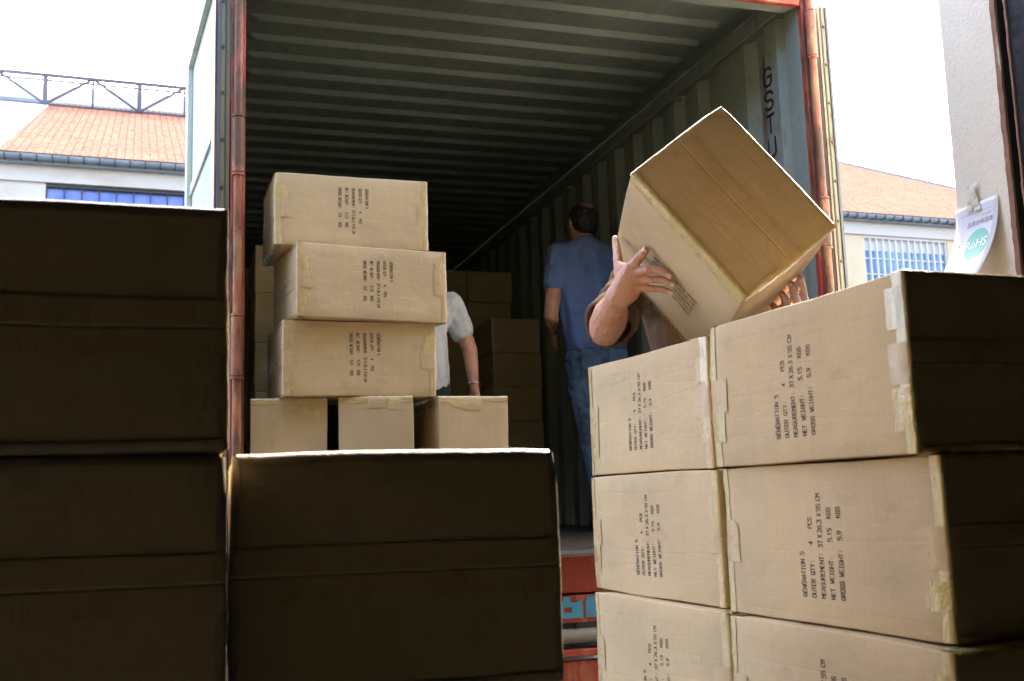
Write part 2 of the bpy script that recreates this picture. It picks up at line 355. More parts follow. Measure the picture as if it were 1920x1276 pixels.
# side walls: vertical corrugation
def sidewall(x, sgn):
    g = MB(); pr = [(D + .15, 0.034), (D + .17, .034)]; yy = D + .235
    pr = [(D + .145, .045), (D + .175, .045), (D + .215, 0.0)]; yy = D + .215 + .10
    first = True
    while yy < YB - .3:
        pr += [(yy, 0), (yy + .055, .042), (yy + .125, .042), (yy + .18, 0)]; yy += .18 + (.30 if first else .098); first = False
    pr.append((YB, 0))
    z0, z1 = ZF - .02, ZC - .075
    vs = []
    for yy, h in pr: vs += [(x + sgn * h, yy, z0), (x + sgn * h, yy, z1), (x + sgn * .045, yy, z1 + .05)]
    n3 = len(pr); fs = []
    for i in range(n3 - 1):
        for j in range(2): a = 3*i + j; fs.append((a, a+1, a+4, a+3))
    g.add(vs, fs)
    g.add([(x + sgn * .049, D + .14, z0 - .1), (x + sgn * .049, YB, z0 - .1), (x + sgn * .049, YB, ZC + .05), (x + sgn * .049, D + .14, ZC + .05)], [(0, 1, 2, 3)], 1)
    CB(g, 'side_wall', [GRY, RED])
    g = MB(); g.box((min(x - sgn*.012, x + sgn*.046), D + .105, ZC - .062), (max(x - sgn*.012, x + sgn*.046), YB, ZC + .018)); CB(g, 'top_rail', GRY, bevel=.006)
    for k in range(6):
        g = MB(); yy = D + 1.12 + k * 1.7; c0 = Vector((x - sgn * .01, yy, ZC - .10)); pv = None
        for i in range(9):
            a = math.pi * i / 8; q = c0 + Vector((-sgn * .035 * math.sin(a), .028 * math.cos(a), -.01))
            if pv is not None: g.tube(pv, q, .006, 8)
            pv = q
        CB(g, 'lashing_ring', GRY)
sidewall(XR, 1); sidewall(XL, -1)
g = MB(); g.box((XL - .04, YB, ZF - .1), (XR + .04, YB + .05, ZC + .04)); CB(g, 'end_wall', GRY)
for x, s in ((XL, -1), (XR, 1)):
    a, b = sorted((x, x + s * .049))
    g = MB(); g.box((a, D + .035, ZF - .15), (b, D + .14, ZC + .06)); CB(g, 'corner_post', GRY, bevel=.003)
    a2, b2 = sorted((x + s * .001, x + s * .050))
    g = MB(); g.box((a2, D, ZF - .15), (b2, D + .033, ZC + .14)); CB(g, 'post_front', RED, bevel=.004)
g = MB(); g.box((XL, D + .035, ZD + .004), (XR, D + .10, ZC + .02)); CB(g, 'header', GRY, bevel=.004)
g = MB(); g.box((XL + .002, D + .003, ZD), (XR - .002, D + .033, ZC + .14)); CB(g, 'header_front', RED, bevel=.004)
# hinge tubes on the posts
for x, kn in ((XL - .026, (1.47, 2.15, .75, .15)), (XR + .026, (1.30, 2.14, .62, .12))):
    g = MB(); g.tube((x, D - .022, ZF - .1), (x, D - .020, ZF + 2.33), .0165, 14)
    ho = CB(g, 'hinge_pin', HNG, smooth=True)
    for kz in kn:
        g = MB(); zc_ = ZF + kz; g.tube((x, D - .022, zc_ - .10), (x, D - .022, zc_ + .10), .0215, 14); g.tube((x, D-.022, zc_ - .112), (x, D-.022, zc_ - .104), .0225, 14); g.tube((x, D-.022, zc_ + .104), (x, D-.022, zc_ + .112), .0225, 14)
        world_child(g.build('hinge_knuckle', HNG, smooth=True), ct)
# door leaves folded back along the sides
def door(hx, hy, ex, ey, sgn, side):
    d = Vector((ex - hx, ey - hy, 0)); Ld = d.length; d.normalize(); nrm = Vector((-d.y, d.x, 0)) * sgn     # outward, away from the container
    if nrm.x * side < 0: nrm = -nrm
    M = Matrix(((d.x, nrm.x, 0, hx), (d.y, nrm.y, 0, hy), (0, 0, 1, ZF - .02), (0, 0, 0, 1)))
    H_ = 2.32; th = .05
    dr = None
    g = MB(); g.box((0.0, -th / 2, 0), (Ld, th / 2 - .022, H_), M=M); dr = CB(g, 'door', DOORW)
    g = MB(); y0, y1 = th / 2 - .0215, th / 2
    g.box((0.002, y0, 0), (.115, y1, H_), M=M); g.box((Ld - .10, y0, 0), (Ld, y1, H_), M=M)
    g.box((.116, y0, H_ - .11), (Ld - .101, y1, H_), M=M); g.box((.116, y0, 0), (Ld - .101, y1, .11), M=M)
    for zz in (.62, 1.10, 1.60): g.box((.116, y0, zz), (Ld - .101, y1 - .012, zz + .05), M=M)
    f_ = world_child(g.build('door_frame', DOORW, bevel=.003), ct); f_.parent = dr; f_.matrix_parent_inverse = Matrix()
    f_.location = (0, 0, 0)
    # edge strips facing the doorway (on the hinge edge of the leaf)
    def strip(nm, a, b, mat, prj, bolts=False):
        g = MB(); g.box((-prj, a, .01), (-.0005, b, H_ - .01), M=M)
        if bolts:
            for k in range(13): g.tube(M @ Vector((-.0119, (a + b) / 2, .12 + k * .175)), M @ Vector((-.018, (a + b) / 2, .12 + k * .175)), .0065, 8, 1)
        o = g.build(nm, [mat, BOLT]); o.parent = dr; return o
    w0 = -th / 2
    strip('retaining_strip', w0 + .002, w0 + .013, BEIG, .010)
    strip('gasket', w0 + .0135, w0 + .019, GREEN, .014)
    strip('retaining_strip', w0 + .0195, w0 + .034, BEIG, .012, True)
    strip('gasket', w0 + .0345, w0 + .045, GASKB, .020)
    strip('edge_trim', w0 + .0455, w0 + .053, HNG, .008)
    return dr
door(.130, D + .03, .030, 4.93, 1, -1)
d1 = door(2.668, D + .03, 2.735, 4.93, 1, 1)
# stencilled letters on the wall (stroke letters, see below) are added after the glyph helper

# ------------------------------------------------------------- stroke glyphs for the stencilled print
GL = {
 'A': ['0,0 0,3 2,6 4,3 4,0', '0,2 4,2'], 'C': ['4,5 3,6 1,6 0,5 0,1 1,0 3,0 4,1'], 'E': ['4,6 0,6 0,0 4,0', '0,3 3,3'],
 'É': ['4,6 0,6 0,0 4,0', '0,3 3,3', '1.5,7 3,8.4'], 'G': ['4,5 3,6 1,6 0,5 0,1 1,0 3,0 4,1 4,3 2,3'], 'H': ['0,0 0,6', '4,0 4,6', '0,3 4,3'],
 'I': ['2,0 2,6', '1,0 3,0', '1,6 3,6'], 'K': ['0,0 0,6', '4,6 0,2.5', '1.4,3.7 4,0'], 'M': ['0,0 0,6 2,3 4,6 4,0'], 'N': ['0,0 0,6 4,0 4,6'],
 'O': ['0,1 0,5 1,6 3,6 4,5 4,1 3,0 1,0 0,1'], 'P': ['0,0 0,6 3,6 4,5 4,4 3,3 0,3'], 'Q': ['0,1 0,5 1,6 3,6 4,5 4,1 3,0 1,0 0,1', '2.4,1.6 4.2,-.4'],
 'R': ['0,0 0,6 3,6 4,5 4,4 3,3 0,3', '2,3 4,0'], 'S': ['4,5 3,6 1,6 0,5 0,4 1,3 3,3 4,2 4,1 3,0 1,0 0,1'], 'T': ['2,0 2,6', '0,6 4,6'],
 'U': ['0,6 0,1 1,0 3,0 4,1 4,6'], 'W': ['0,6 .8,0 2,3.5 3.2,0 4,6'], 'X': ['0,0 4,6', '0,6 4,0'], 'Y': ['0,6 2,3 4,6', '2,3 2,0'],
 '1': ['1,5 2,6 2,0'], '2': ['0,5 1,6 3,6 4,5 4,4 0,0 4,0'], '3': ['0,6 4,6 2,3.5 3,3.5 4,2.5 4,1 3,0 1,0 0,1'], '4': ['3,0 3,6 0,2 4,2'],
 '5': ['4,6 0,6 0,3.5 3,3.5 4,2.5 4,1 3,0 0,0'], '6': ['3,6 1,5 0,3 0,1 1,0 3,0 4,1 4,2.5 3,3.4 0,3'], '7': ['0,6 4,6 1.5,0'], '9': ['1,0 3,1 4,3 4,5 3,6 1,6 0,5 0,3.5 1,2.6 4,3'],
 ':': ['2,1 2,1.6', '2,4 2,4.6'], '.': ['1,0 1,.5'], ' ': []}
def strokes(g, text, mapf, x0, y0, adv, sx, sy, wd, cnt=[0]):
    x = x0
    for ch in text:
        for pl_ in GL[ch]:
            pts = [tuple(map(float, q.split(','))) for q in pl_.split()]
            for (a, b), (c, d) in zip(pts, pts[1:]):
                p = Vector((x + a * sx, y0 + b * sy)); q = Vector((x + c * sx, y0 + d * sy)); t = (q - p)
                if t.length == 0: continue
                t.normalize(); nn_ = Vector((-t.y, t.x)) * wd / 2; p = p - t * wd * .4; q = q + t * wd * .4; cnt[0] += 1; e = (cnt[0] % 7) * 4e-6
                g.add([mapf(*(p - nn_), e), mapf(*(q - nn_), e), mapf(*(q + nn_), e), mapf(*(p + nn_), e)], [(0, 1, 2, 3)])
        x += adv * (.5 if ch == '.' else 1)
PT = .0062
LINES = [[(0, 'GÉNÉRATION 5')], [(0, 'OUTER QTY:'), (13.8, '4'), (18, 'PCS')], [(0, 'MEASUREMENT:'), (13.1, '37'), (15.6, 'X'), (17.0, '26.3'), (21.2, 'X'), (22.6, '55'), (25.3, 'CM')],
         [(0, 'NET'), (4.1, 'WEIGHT:'), (14.8, '5.15'), (20.7, 'KGS')], [(0, 'GROSS WEIGHT:'), (15.2, '5.9'), (20.9, 'KGS')]]
def print_block(g, mapf, wd=.0016):
    for i, ln in enumerate(LINES):
        for c0, t in ln: strokes(g, t, mapf, c0 * PT, -i * .0244, PT, .00112, .00168, wd)
# container letters G S T U down the wall
gp0 = AX(1441, 145, XR); gp1 = AX(1453, 275, XR)
g = MB()
for i, ch in enumerate('GSTU'):
    z = gp0.z + (gp1.z - gp0.z) * i / 3
    yv = gp0.y + .0
    strokes(g, ch, lambda u, v, e: (XR - .0015 - e, yv + .037 - u, z + v), 0, -.040, 0, .0150, .0136, .0135)
CB(g, 'lettering', BLK)

# ------------------------------------------------------------- trailer under the container
tc_ = empty('trailer_chassis', (1.38, 3.8, 0)); tag(tc_, 'red trailer chassis with blue lettered rear beam and steel pipe bumper under the container', 'trailer')
def TB_(g, name, mat, **k): return world_child(g.build(name, mat, **k), tc_)
zr = CZ
g = MB(); g.box((XL + .1, D - .04, zr - .469), (XR - .1, D + .10, zr - .372)); bm_ = TB_(g, 'rear_beam', RED, bevel=.004)
g = MB(); x0 = AY(1066, 1145, D - .0415).x; k_ = .066
def blk(a, b, c, d): g.box((x0 + a * k_, D - .0435, zr - .452 + c * .078), (x0 + b * k_, D - .0405, zr - .452 + d * .078))
for off in (-1.1, 0):
    blk(off + -.30, off + .83, 0, .26); blk(off + .18, off + .83, .261, .50); blk(off - .30, off + .83, .501, .72); blk(off - .30, off + .12, .721, .98); blk(off + .62, off + .83, .721, .80)
blk(1.02, 1.62, 0, .75); blk(1.12, 1.62, .751, .98); blk(1.80, 2.4, 0, .95); blk(2.5, 3.1, 0, .98)
o = TB_(g, 'blue_lettering', BLUE); o.parent = bm_; o.matrix_parent_inverse = Matrix()
o.matrix_parent_inverse = bm_.matrix_parent_inverse.copy() @ Matrix(); o.parent = tc_; o.matrix_parent_inverse = Matrix.Translation(tc_.location).inverted()
g = MB(); g.tube((XL + .15, D - .03, zr - .517), (XR - .15, D - .03, zr - .517), .026, 20); TB_(g, 'pipe_bumper', PIPE, smooth=True)
g = MB(); g.box((XL + .12, D - .05, zr - .588), (XR - .12, D + .02, zr - .562)); g.box((XL + .12, D - .03, zr - .80), (XR - .12, D + .01, zr - .606)); TB_(g, 'bumper_plate', RED, bevel=.004)
for x in (XL + .55, XR - .65):
    g = MB(); g.box((x, D + .11, zr - .56), (x + .1, 15.2, zr - .372)); TB_(g, 'frame_rail', RED)
for i in range(12):
    g = MB(); g.box((XL + .05, D + .4 + i, zr - .37), (XR - .05, D + .5 + i, zr - .25)); TB_(g, 'cross_member', DKST)
n = NB('tyre_rubber', col=(.02, .02, .02), rough=.8); TYR = n.m
for yy in (5.6, 6.6):
    for xx in (XL + .1, XR - .1):
        g = MB(); g.tube((xx - .12, yy, .36), (xx + .12, yy, .36), .36, 28); wo = TB_(g, 'wheel', TYR, bevel=.02)
        g = MB(); g.tube((xx - .125, yy, .36), (xx + .125, yy, .36), .2, 20); o = TB_(g, 'rim', PIPE); o.parent = wo; o.matrix_parent_inverse = wo.matrix_parent_inverse.copy(); 
        o.matrix_parent_inverse = Matrix()
        wo.matrix_parent_inverse = Matrix.Translation(tc_.location).inverted()

# ------------------------------------------------------------- cartons
L_, W_, H_ = .55, .37, .263
E_ = .0012
def body_mesh(seed):
    h = ((L_ - .008) / 2, (W_ - .004) / 2, (H_ - .003) / 2); r = .0035
    def ax(q):
        n_ = max(4, int(q * 2 / .035)); u_ = [-(q - r) + 2 * (q - r) * i / n_ for i in range(n_ + 1)]; return [-q, -q + r * .4] + u_ + [q - r * .4, q]
    A = [ax(q) for q in h]; vi = {}; g = MB()
    def vid(p):
        k = tuple(round(c, 5) for c in p)
        if k not in vi:
            q = Vector([max(-(hh - r), min(hh - r, c)) for c, hh in zip(p, h)]); d = Vector(p) - q
            vi[k] = len(g.v); g.v.append(tuple(q + d.normalized() * r if d.length > 1e-9 else q))
        return vi[k]
    for a in range(3):
        b, c = (a + 1) % 3, (a + 2) % 3
        for sg_ in (-1, 1):
            for i in range(len(A[b]) - 1):
                for j in range(len(A[c]) - 1):
                    f = []
                    for (ii, jj) in ((i, j), (i+1, j), (i+1, j+1), (i, j+1)):
                        p = [0, 0, 0]; p[a] = sg_ * h[a]; p[b] = A[b][ii]; p[c] = A[c][jj]; f.append(vid(p))
                    g.f.append(tuple(f) if sg_ > 0 else tuple(f[::-1])); g.m.append(0)
    me = bpy.data.meshes.new('carton_body'); me.from_pydata(g.v, [], g.f)
    for p in me.polygons: p.use_smooth = True
    me.materials.append(KR); return me
def flap_mesh(seed):                            # flap on the +X end, lying in the upper half; gap at z = 0
    random.seed(seed); me = bpy.data.meshes.new('carton_flap'); g = MB(); N = 10
    gap = .0007
    vs = []
    for i in range(N + 1):
        y = -W_ / 2 + .003 + (W_ - .006) * i / N; j = abs(noise.noise(Vector((seed * 3.1, i * .8, 0)))) * .0012
        for (x, z) in ((.0, gap + j), (.0038, gap + j + .0006), (.0038, H_ / 2 - .004), (.0022, H_ / 2 - .0018), (0, H_ / 2 - .0018)): vs.append((L_ / 2 - .004 + x, y, z))
    fs = []
    for i in range(N):
        for k in range(5): a = i * 5 + k; b = i * 5 + (k + 1) % 5; fs.append((a, b, b + 5, a + 5))
    fs += [(4, 3, 2, 1, 0), tuple(range(N * 5, N * 5 + 5))]
    g.add(vs, fs); me.from_pydata(g.v, [], g.f); me.update()
    bm = bmesh.new(); bm.from_mesh(me); bmesh.ops.recalc_face_normals(bm, faces=bm.faces[:]); bm.to_mesh(me); bm.free()
    me.materials.append(KR); return me
def tape_mesh(seed, ring=False):                # tape on the +X end
    rg = random.Random(seed); g = MB()
    hx, hy, hz = L_ / 2, W_ / 2, H_ / 2
    def wrap(sy, z0, z1, wf, we, e, skew=0., zs=None):   # strip wrapped round the vertical edge at (+X, sy*Y)
        r = .004; pts = [(hx - wf, hy - .002 + e), (hx - .03, hy - .002 + e) if wf > .03 else (hx - wf * .5, hy - .002 + e), (hx - r, hy - .002 + e), (hx - .0012 + e, hy - .0032), (hx + e, hy - r - .002), (hx + e, hy - we)]
        N = len(zs) - 1 if zs else max(2, int((z1 - z0) / .02)); vs = []
        for i in range(N + 1):
            z = zs[i] if zs else z0 + (z1 - z0) * i / N
            dip = .0016 if zs and abs(z) < 1e-6 else 0
            for k, (x, y) in enumerate(pts):
                jx = (rg.uniform(-1, 1) * .0009 + skew * (z - z0)) if k == 0 else 0
                bul = max(0, noise.noise(Vector((seed + sy, k * 1.7, z * 60)))) * (.0028 if k in (3,) else .0)
                vs.append((x + jx + bul - (dip if k >= 3 else 0), sy * (y + bul), z))
        n_ = len(pts); fs = []
        for i in range(N):
            for k in range(n_ - 1): a = i * n_ + k; fs.append((a, a + 1, a + n_ + 1, a + n_) if sy > 0 else (a + 1, a, a + n_, a + n_ + 1))
        g.add(vs, fs, getattr(g, 'cur', 0))
    for sy in (-1, 1):
        z = -hz + .004; k = 0
        wb = rg.uniform(.018, .030)
        wrap(sy, -hz + .002, hz - .002, wb, .010, E_, rg.uniform(-.03, .03))
        for j in range(rg.choice((1, 2, 2))):
            a = rg.uniform(-hz + .004, hz - .09); wrap(sy, a, a + rg.uniform(.035, .08), rg.uniform(.03, .048), .012, E_ + .0003 * (j + 1), 0)
        g.cur = 1; wl = rg.uniform(.035, .06); wrap(sy, 0, 0, wl, hy, E_ + .0007, 0, [-.030, -.015, -.0045, -.0030, -.0010, 0., .0010, .0030, .0045, .015, .030]); g.cur = 0
    # strips round the top and bottom edges of the end
    for sz in (-1, 1):
        e = E_ + .0012; w1 = rg.uniform(.02, .035); N = 18; vs = []
        for i in range(N + 1):
            y = -hy + .006 + (2 * hy - .012) * i / N; j = rg.uniform(-1, 1) * .0008
            bul = max(0, noise.noise(Vector((seed + 9, sz, y * 50)))) * .0014
            vs += [(hx - w1 + j, y, sz * (hz - .0015 + e)), (hx - .006, y, sz * (hz - .0015 + e)), (hx - .002 + e + bul, y, sz * (hz - .003 + bul)), (hx + e, y, sz * (hz - .006)), (hx + e, y, sz * (hz - .012))]
        fs = []
        for i in range(N):
            for k in range(4): a = i * 5 + k; fs.append((a, a + 5, a + 6, a + 1) if sz > 0 else (a + 1, a + 6, a + 5, a))
        g.add(vs, fs)
    me = bpy.data.meshes.new('carton_tape'); me.from_pydata(g.v, [], g.f); me.materials.append(TP); me.materials.append(TM_)
    for p, mi in zip(me.polygons, g.m): p.use_smooth = True; p.material_index = mi
    return me
BM = [body_mesh(0)]; FM = [flap_mesh(i) for i in range(3)]; TM = [tape_mesh(i) for i in range(5)]; 
g = MB(); print_block(g, lambda u, v, e: (.0535 + v, -W_ / 2 + .002 - .0005 - e, .084 - u)); me_print = bpy.data.meshes.new('carton_print'); me_print.from_pydata(g.v, [], g.f); me_print.materials.append(INK)
rc = random.Random(5)
CR = [[(1, -1, 1), (-1, 1, -1)], [(-1, -1, -1), (1, 1, 1)], [(1, 1, -1), (-1, -1, 1)], [(1, -1, -1)]]
def deform(p, v):
    p = Vector(p); o_ = Vector((v * 7.3, v * 3.1, 0)); h = Vector((L_ / 2, W_ / 2, H_ / 2))
    q = p + noise.noise_vector(p * 5 + o_) * .0030 + noise.noise_vector(p * 21 + o_) * .0008
    for c in CR[v]:
        c = Vector(c) * h; w_ = max(0., 1 - (p - c).length / .045)
        if w_ > 0: q -= Vector((c[0], c[1], c[2])).normalized() * .005 * w_ ** 1.5
    return q
CACHE = {}
def baked(key, src, T, v, mat0=None):
    if key in CACHE: return CACHE[key]
    me = src.copy(); bm = bmesh.new(); bm.from_mesh(me); bm.transform(T)
    if key[1] != 'print' and key[1] != 'body':
        for _ in range(3):
            es = [e for e in bm.edges if e.calc_length() > .035]
            if es: bmesh.ops.subdivide_edges(bm, edges=es, cuts=1, use_grid_fill=True)
    for x in bm.verts: x.co = deform(x.co, v)
    bm.to_mesh(me); bm.free()
    if mat0: me.materials[0] = mat0
    CACHE[key] = me; return me
def carton(loc, rz, label, group=None, orient='lie', detail=2, scz=1., clear=False, M=None):
    """detail 2: flaps, tape, print; 1: flaps and tape; origin at the base centre"""
    t = empty('cardboard_carton', loc, rz); tag(t, label, 'carton', group)
    if orient == 'lie': Q = Matrix.Translation((0, 0, H_ / 2 * scz)) @ Matrix.Diagonal((1, 1, scz, 1))
    elif orient == 'flip': Q = Matrix.Translation((0, 0, H_ / 2)) @ Matrix.Rotation(math.pi, 4, 'X')
    elif orient == 'stand': Q = Matrix.Translation((0, 0, L_ / 2 * 1.040)) @ Matrix.Rotation(-math.pi / 2, 4, 'Y') @ Matrix.Diagonal((1.040, 1, 1, 1))
    if M is not None: t.matrix_world = M; Q = Matrix()
    v = rc.randrange(4) if M is None else 0; RX = Matrix.Rotation(math.pi, 4, 'X'); RZ = Matrix.Rotation(math.pi, 4, 'Z'); I_ = Matrix()
    def kid(nm, key, src, T=I_, mat0=None):
        o = bpy.data.objects.new(nm, baked((v,) + key, src, T, v, mat0)); COL.objects.link(o); o.parent = t; o.matrix_local = Q; return o
    kid('box_body', ('body',), BM[0])
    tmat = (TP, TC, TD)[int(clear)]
    for e_, E in enumerate((I_, RZ)):
        kid('flap', ('flap', e_, 0), FM[(v + e_) % 3], E); kid('flap', ('flap', e_, 1), FM[(v + e_ + 1) % 3], E @ RX)
        if detail:
            r_ = rc.randrange(2); ti = rc.randrange(3); kid('tape', ('tape', e_, r_, ti, int(clear)), TM[(v + ti) % 5], (E, E @ RX)[r_], tmat)
    if detail == 2: kid('printed_text', ('print',), me_print, Matrix.Translation(((.0, .006, -.009, .004)[v], 0, (0, -.004, .003, .005)[v])))
    return t
def cfront(x, y, z, a, **k):                    # long text face towards -Y; x,y its left corner
    c, s = math.cos(a), math.sin(a); wd, dp = (H_, W_) if k.get('orient') == 'stand' else (L_, W_)
    return carton((x + c * wd / 2 - s * dp / 2, y + s * wd / 2 + c * dp / 2, z), a, **k)
def cend(x, y, z, a, **k):                      # end face towards -Y; x,y its left corner
    c, s = math.cos(a), math.sin(a)
    return carton((x + c * W_ / 2 - s * L_ / 2, y + s * W_ / 2 + c * L_ / 2, z), a + math.pi / 2, **k)
ordn = ['topmost', 'second from the top', 'third from the top', 'fourth from the top', 'fifth from the top', 'sixth from the top', 'seventh from the top', 'lowest']
# stack in the doorway of the container
G1 = 'cartons stacked in the container doorway'
cfront(.306, 3.664, CZ + .882, .036, label='tan taped carton, topmost of the tall stack in the container doorway', group=G1)
cfront(.375, 3.609, CZ + .619, .132, label='tan carton jutting right, second from the top of the doorway stack', group=G1)
cfront(.332, 3.668, CZ + .356, .060, label='tan carton, third from the top, lying across the upright cartons', group=G1)
cfront(.229, 3.753, ZF, -.117, orient='stand', label='upright carton beside the red post, leftmost of the bottom three', group=G1)
cfront(.526, 3.699, ZF, -.156, orient='stand', label='upright carton in the middle of the bottom three in the doorway', group=G1)
cfront(.877, 3.671, ZF, .044, orient='stand', label='upright carton with a buckled top, rightmost of the bottom three', group=G1)
# dark stacks in the foreground
G2 = 'cartons stacked in the warehouse doorway'
zt = CZ + .315
for k in range(5):
    z0 = (zt - H_ * (k + 1)) if k < 2 else (zt - 2 * H_) * (4 - k) / 3
    if k == 4: z0 = .005
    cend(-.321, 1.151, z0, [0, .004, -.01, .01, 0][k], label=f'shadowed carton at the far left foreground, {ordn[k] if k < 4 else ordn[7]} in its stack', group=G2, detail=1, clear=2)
for k in range(4):
    z0 = CZ + .052 - H_ * (k + 1) if k < 1 else (CZ + .052 - H_) * (3 - k) / 3 + .001
    if k == 3: z0 = .005
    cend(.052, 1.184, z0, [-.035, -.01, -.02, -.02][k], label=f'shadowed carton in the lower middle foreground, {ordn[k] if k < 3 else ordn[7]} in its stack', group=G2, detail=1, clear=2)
nearf = [(.984, 1.250, .042), (1.013, 1.244, .077), (.989, 1.22, .061), (1.0, 1.24, .06), (1.0, 1.24, .06)]
farf = [(.987, 1.857, .066), (.977, 1.825, .076), (.957, 1.781, .076), (.975, 1.83, .07), (.975, 1.83, .07)]
for k in range(5):
    z0 = max(.005, CZ + .3006 - H_ * (k + 1))
    x, y, a = nearf[k]
    cend(x, y, z0, a, orient='flip', clear=True, label=f'tan carton with a dark end, {ordn[k] if k < 4 else ordn[7]} of the nearer right stack', group=G2)
    x, y, a = farf[k]
    cend(x, y, z0, a, orient='flip', label=f'tan carton, {ordn[k] if k < 4 else ordn[7]} of the farther right stack', group=G2)
# cargo deep in the container
G3 = 'cartons stacked deep in the container'
for k in range(6): cend(2.155 + .006 * (k % 2), 7.3, ZF + .248 * (5 - k), .0, scz=.943, detail=0 if k > 3 else 1, label=f'dim carton left of the blue shirt, {ordn[k] if k < 5 else ordn[7]} of its stack', group=G3)
for c_, nm in ((2.172, 'back right column in the container'), (1.795, 'back column behind the white shirt')):
    for k in range(8): cend(c_ - .008 * (k % 2), 8.0 + .02 * (k % 3), ZF + .248 * (7 - k), 0, scz=.943, detail=0, label=f'dim carton, {ordn[k]} of the {nm}', group=G3)
for k in range(6): cend(.384, 5.9, ZF + .271 * (5 - k), 0, scz=1.03, detail=1, label=f'dim carton left of the doorway stack, {ordn[k] if k < 5 else ordn[7]} of the nearer column', group=G3)
for k in range(6): cend(.235, 6.5, ZF + .271 * (5 - k), 0, scz=1.03, detail=0, label=f'dim carton beside the red post, {ordn[k] if k < 5 else ordn[7]} of the farther column', group=G3)
# the carton being lifted
P0 = Vector((.9106, 2.0152, .6709 + CZ)); e1 = Vector((.7815, -.1782, .5979)).normalized(); e2 = Vector((.5408, -.2844, -.7916)).normalized(); e3 = Vector((.3112, .942, -.1259)).normalized()
# carton local axes: X = -e3 (end towards the camera), Z = H direction -> e1 , Y -> from right hand rule
X_ = -e3; Z_ = e1; Y_ = Z_.cross(X_)            # Y_ is along +-e2
cen = P0 + e1 * H_ / 2 + e2 * W_ / 2 + e3 * L_ / 2
Mh = Matrix((X_, Y_, Z_)).transposed().to_4x4(); Mh.translation = cen
held = carton((0, 0, 0), 0, 'tilted tan carton held up in both hands of the person in the brown top', detail=1, M=Mh, clear=True)
# print on its large face (normal -e1): reading starts near P3 and runs back towards P0
g = MB()
def hm(u, v, e):                                # u along -e2 ; v towards +? set from the photo
    q = HO - e2 * u - e3 * v * -1
    return Mh.inverted() @ (q - e1 * (-.0015 + .002 + e))
HO = AP(1294, 590, P0 + e1 * .0015, e1)
def hm(u, v, e): return deform(Mh.inverted() @ (HO - e2 * u - e3 * v * -1. - e1 * (.0006 + e)), 0)
print_block(g, hm, .0015)
o = g.build('printed_text', INK, held)

# ------------------------------------------------------------- inspection sheet on the pillar
XP = 2.645
ps = empty('inspection_sheet', (XP, 2.93, CZ + .66)); tag(ps, 'white paper sheet with green RoHS roundel taped to the pillar', 'notice')
def pm(u, v, e=0.):                             # u 0..0.208 to the right (towards the camera), v 0..0.29 downwards
    s_ = v; q = (u / .208)
    return Vector((XP - .004 - 1.45 * s_ * s_ - .012 * q * s_ - e, 3.041 - u - .03 * s_, CZ + .951 + .004 * q - s_ * .97))
PAP = NB('white_paper', col=(.66, .66, .69), rough=.7).m
g = MB(); NU, NV = 6, 20
for j in range(NV + 1):
    for i in range(NU + 1): g.v.append(tuple(pm(.208 * i / NU, .292 * j / NV)))
for j in range(NV):
    for i in range(NU): a = j * (NU + 1) + i; g.f.append((a, a + 1, a + NU + 2, a + NU + 1)); g.m.append(0)
o = g.build('paper', PAP, smooth=True); sm = o.modifiers.new('t', 'SOLIDIFY'); sm.thickness = .0004; sm.offset = 1; world_child(o, ps)
MINT = NB('mint_ink', col=(.20, .52, .42), rough=.6).m; WINK = NB('white_ink', col=(.85, .88, .86), rough=.6).m; GINK = NB('grey_ink', col=(.25, .22, .26), rough=.6).m
g = MB(); N = 40; c0 = (.125, .158); vs = [pm(c0[0], c0[1], .0012)]; RR = 4
rings = [[pm(c0[0] + .057 * k / RR * math.cos(2*math.pi*i/N), c0[1] + .057 * k / RR * math.sin(2*math.pi*i/N), .0012) for i in range(N)] for k in range(1, RR + 1)]
fs = [(0, 1 + (i+1) % N, 1 + i) for i in range(N)]
for rg_ in rings: vs += rg_
for k in range(RR - 1):
    for i in range(N): a = 1 + k*N + i; b = 1 + k*N + (i+1) % N; fs.append((a, b, b + N, a + N))
g.add(vs, fs); world_child(g.build('green_roundel', MINT), ps)
def font_mesh(txt, size):
    cu = bpy.data.curves.new('t', 'FONT'); cu.body = txt; cu.size = size; cu.resolution_u = 3; ob = bpy.data.objects.new('t', cu); COL.objects.link(ob)
    dg = bpy.context.evaluated_depsgraph_get(); me = bpy.data.meshes.new_from_object(ob.evaluated_get(dg)); bpy.data.objects.remove(ob); bpy.data.curves.remove(cu); return me
def paper_text(txt, size, u0, v0, mat, e, center=True, name='printed_text', sx=1):
    me = font_mesh(txt, size); xs_ = [v.co.x for v in me.vertices]
    if not xs_: return
    off = -(min(xs_) + max(xs_)) / 2 if center else 0
    for v in me.vertices: v.co = pm(u0 + (v.co.x + off) * sx, v0 - v.co.y, e)
    o = meshobj(name, me, mat); world_child(o, ps)
paper_text('RoHS', .046, .125, .172, WINK, .0022, name='roundel_text')
paper_text('\u54c1\u8cea\u5408\u683c\u8b49\u66f8', .021, .125, .083, GINK, .0012)
paper_text('\u516c\u53f8\u5408\u683c\u54c1', .009, .155, .055, GINK, .0012)
paper_text('\u578b\u865f', .011, .03, .150, GINK, .0012)
g = MB()
def pline(u0, v0, u1, v1, w_=.0010):
    N = 8; dx, dy = u1 - u0, v1 - v0; l = math.hypot(dx, dy); nx_, ny_ = -dy / l * w_ / 2, dx / l * w_ / 2; vs = []
    for i in range(N + 1):
        a, b = u0 + dx * i / N, v0 + dy * i / N; vs += [pm(a - nx_, b - ny_, .0016), pm(a + nx_, b + ny_, .0016)]
    g.add(vs, [(2*i, 2*i+1, 2*i+3, 2*i+2) for i in range(N)])
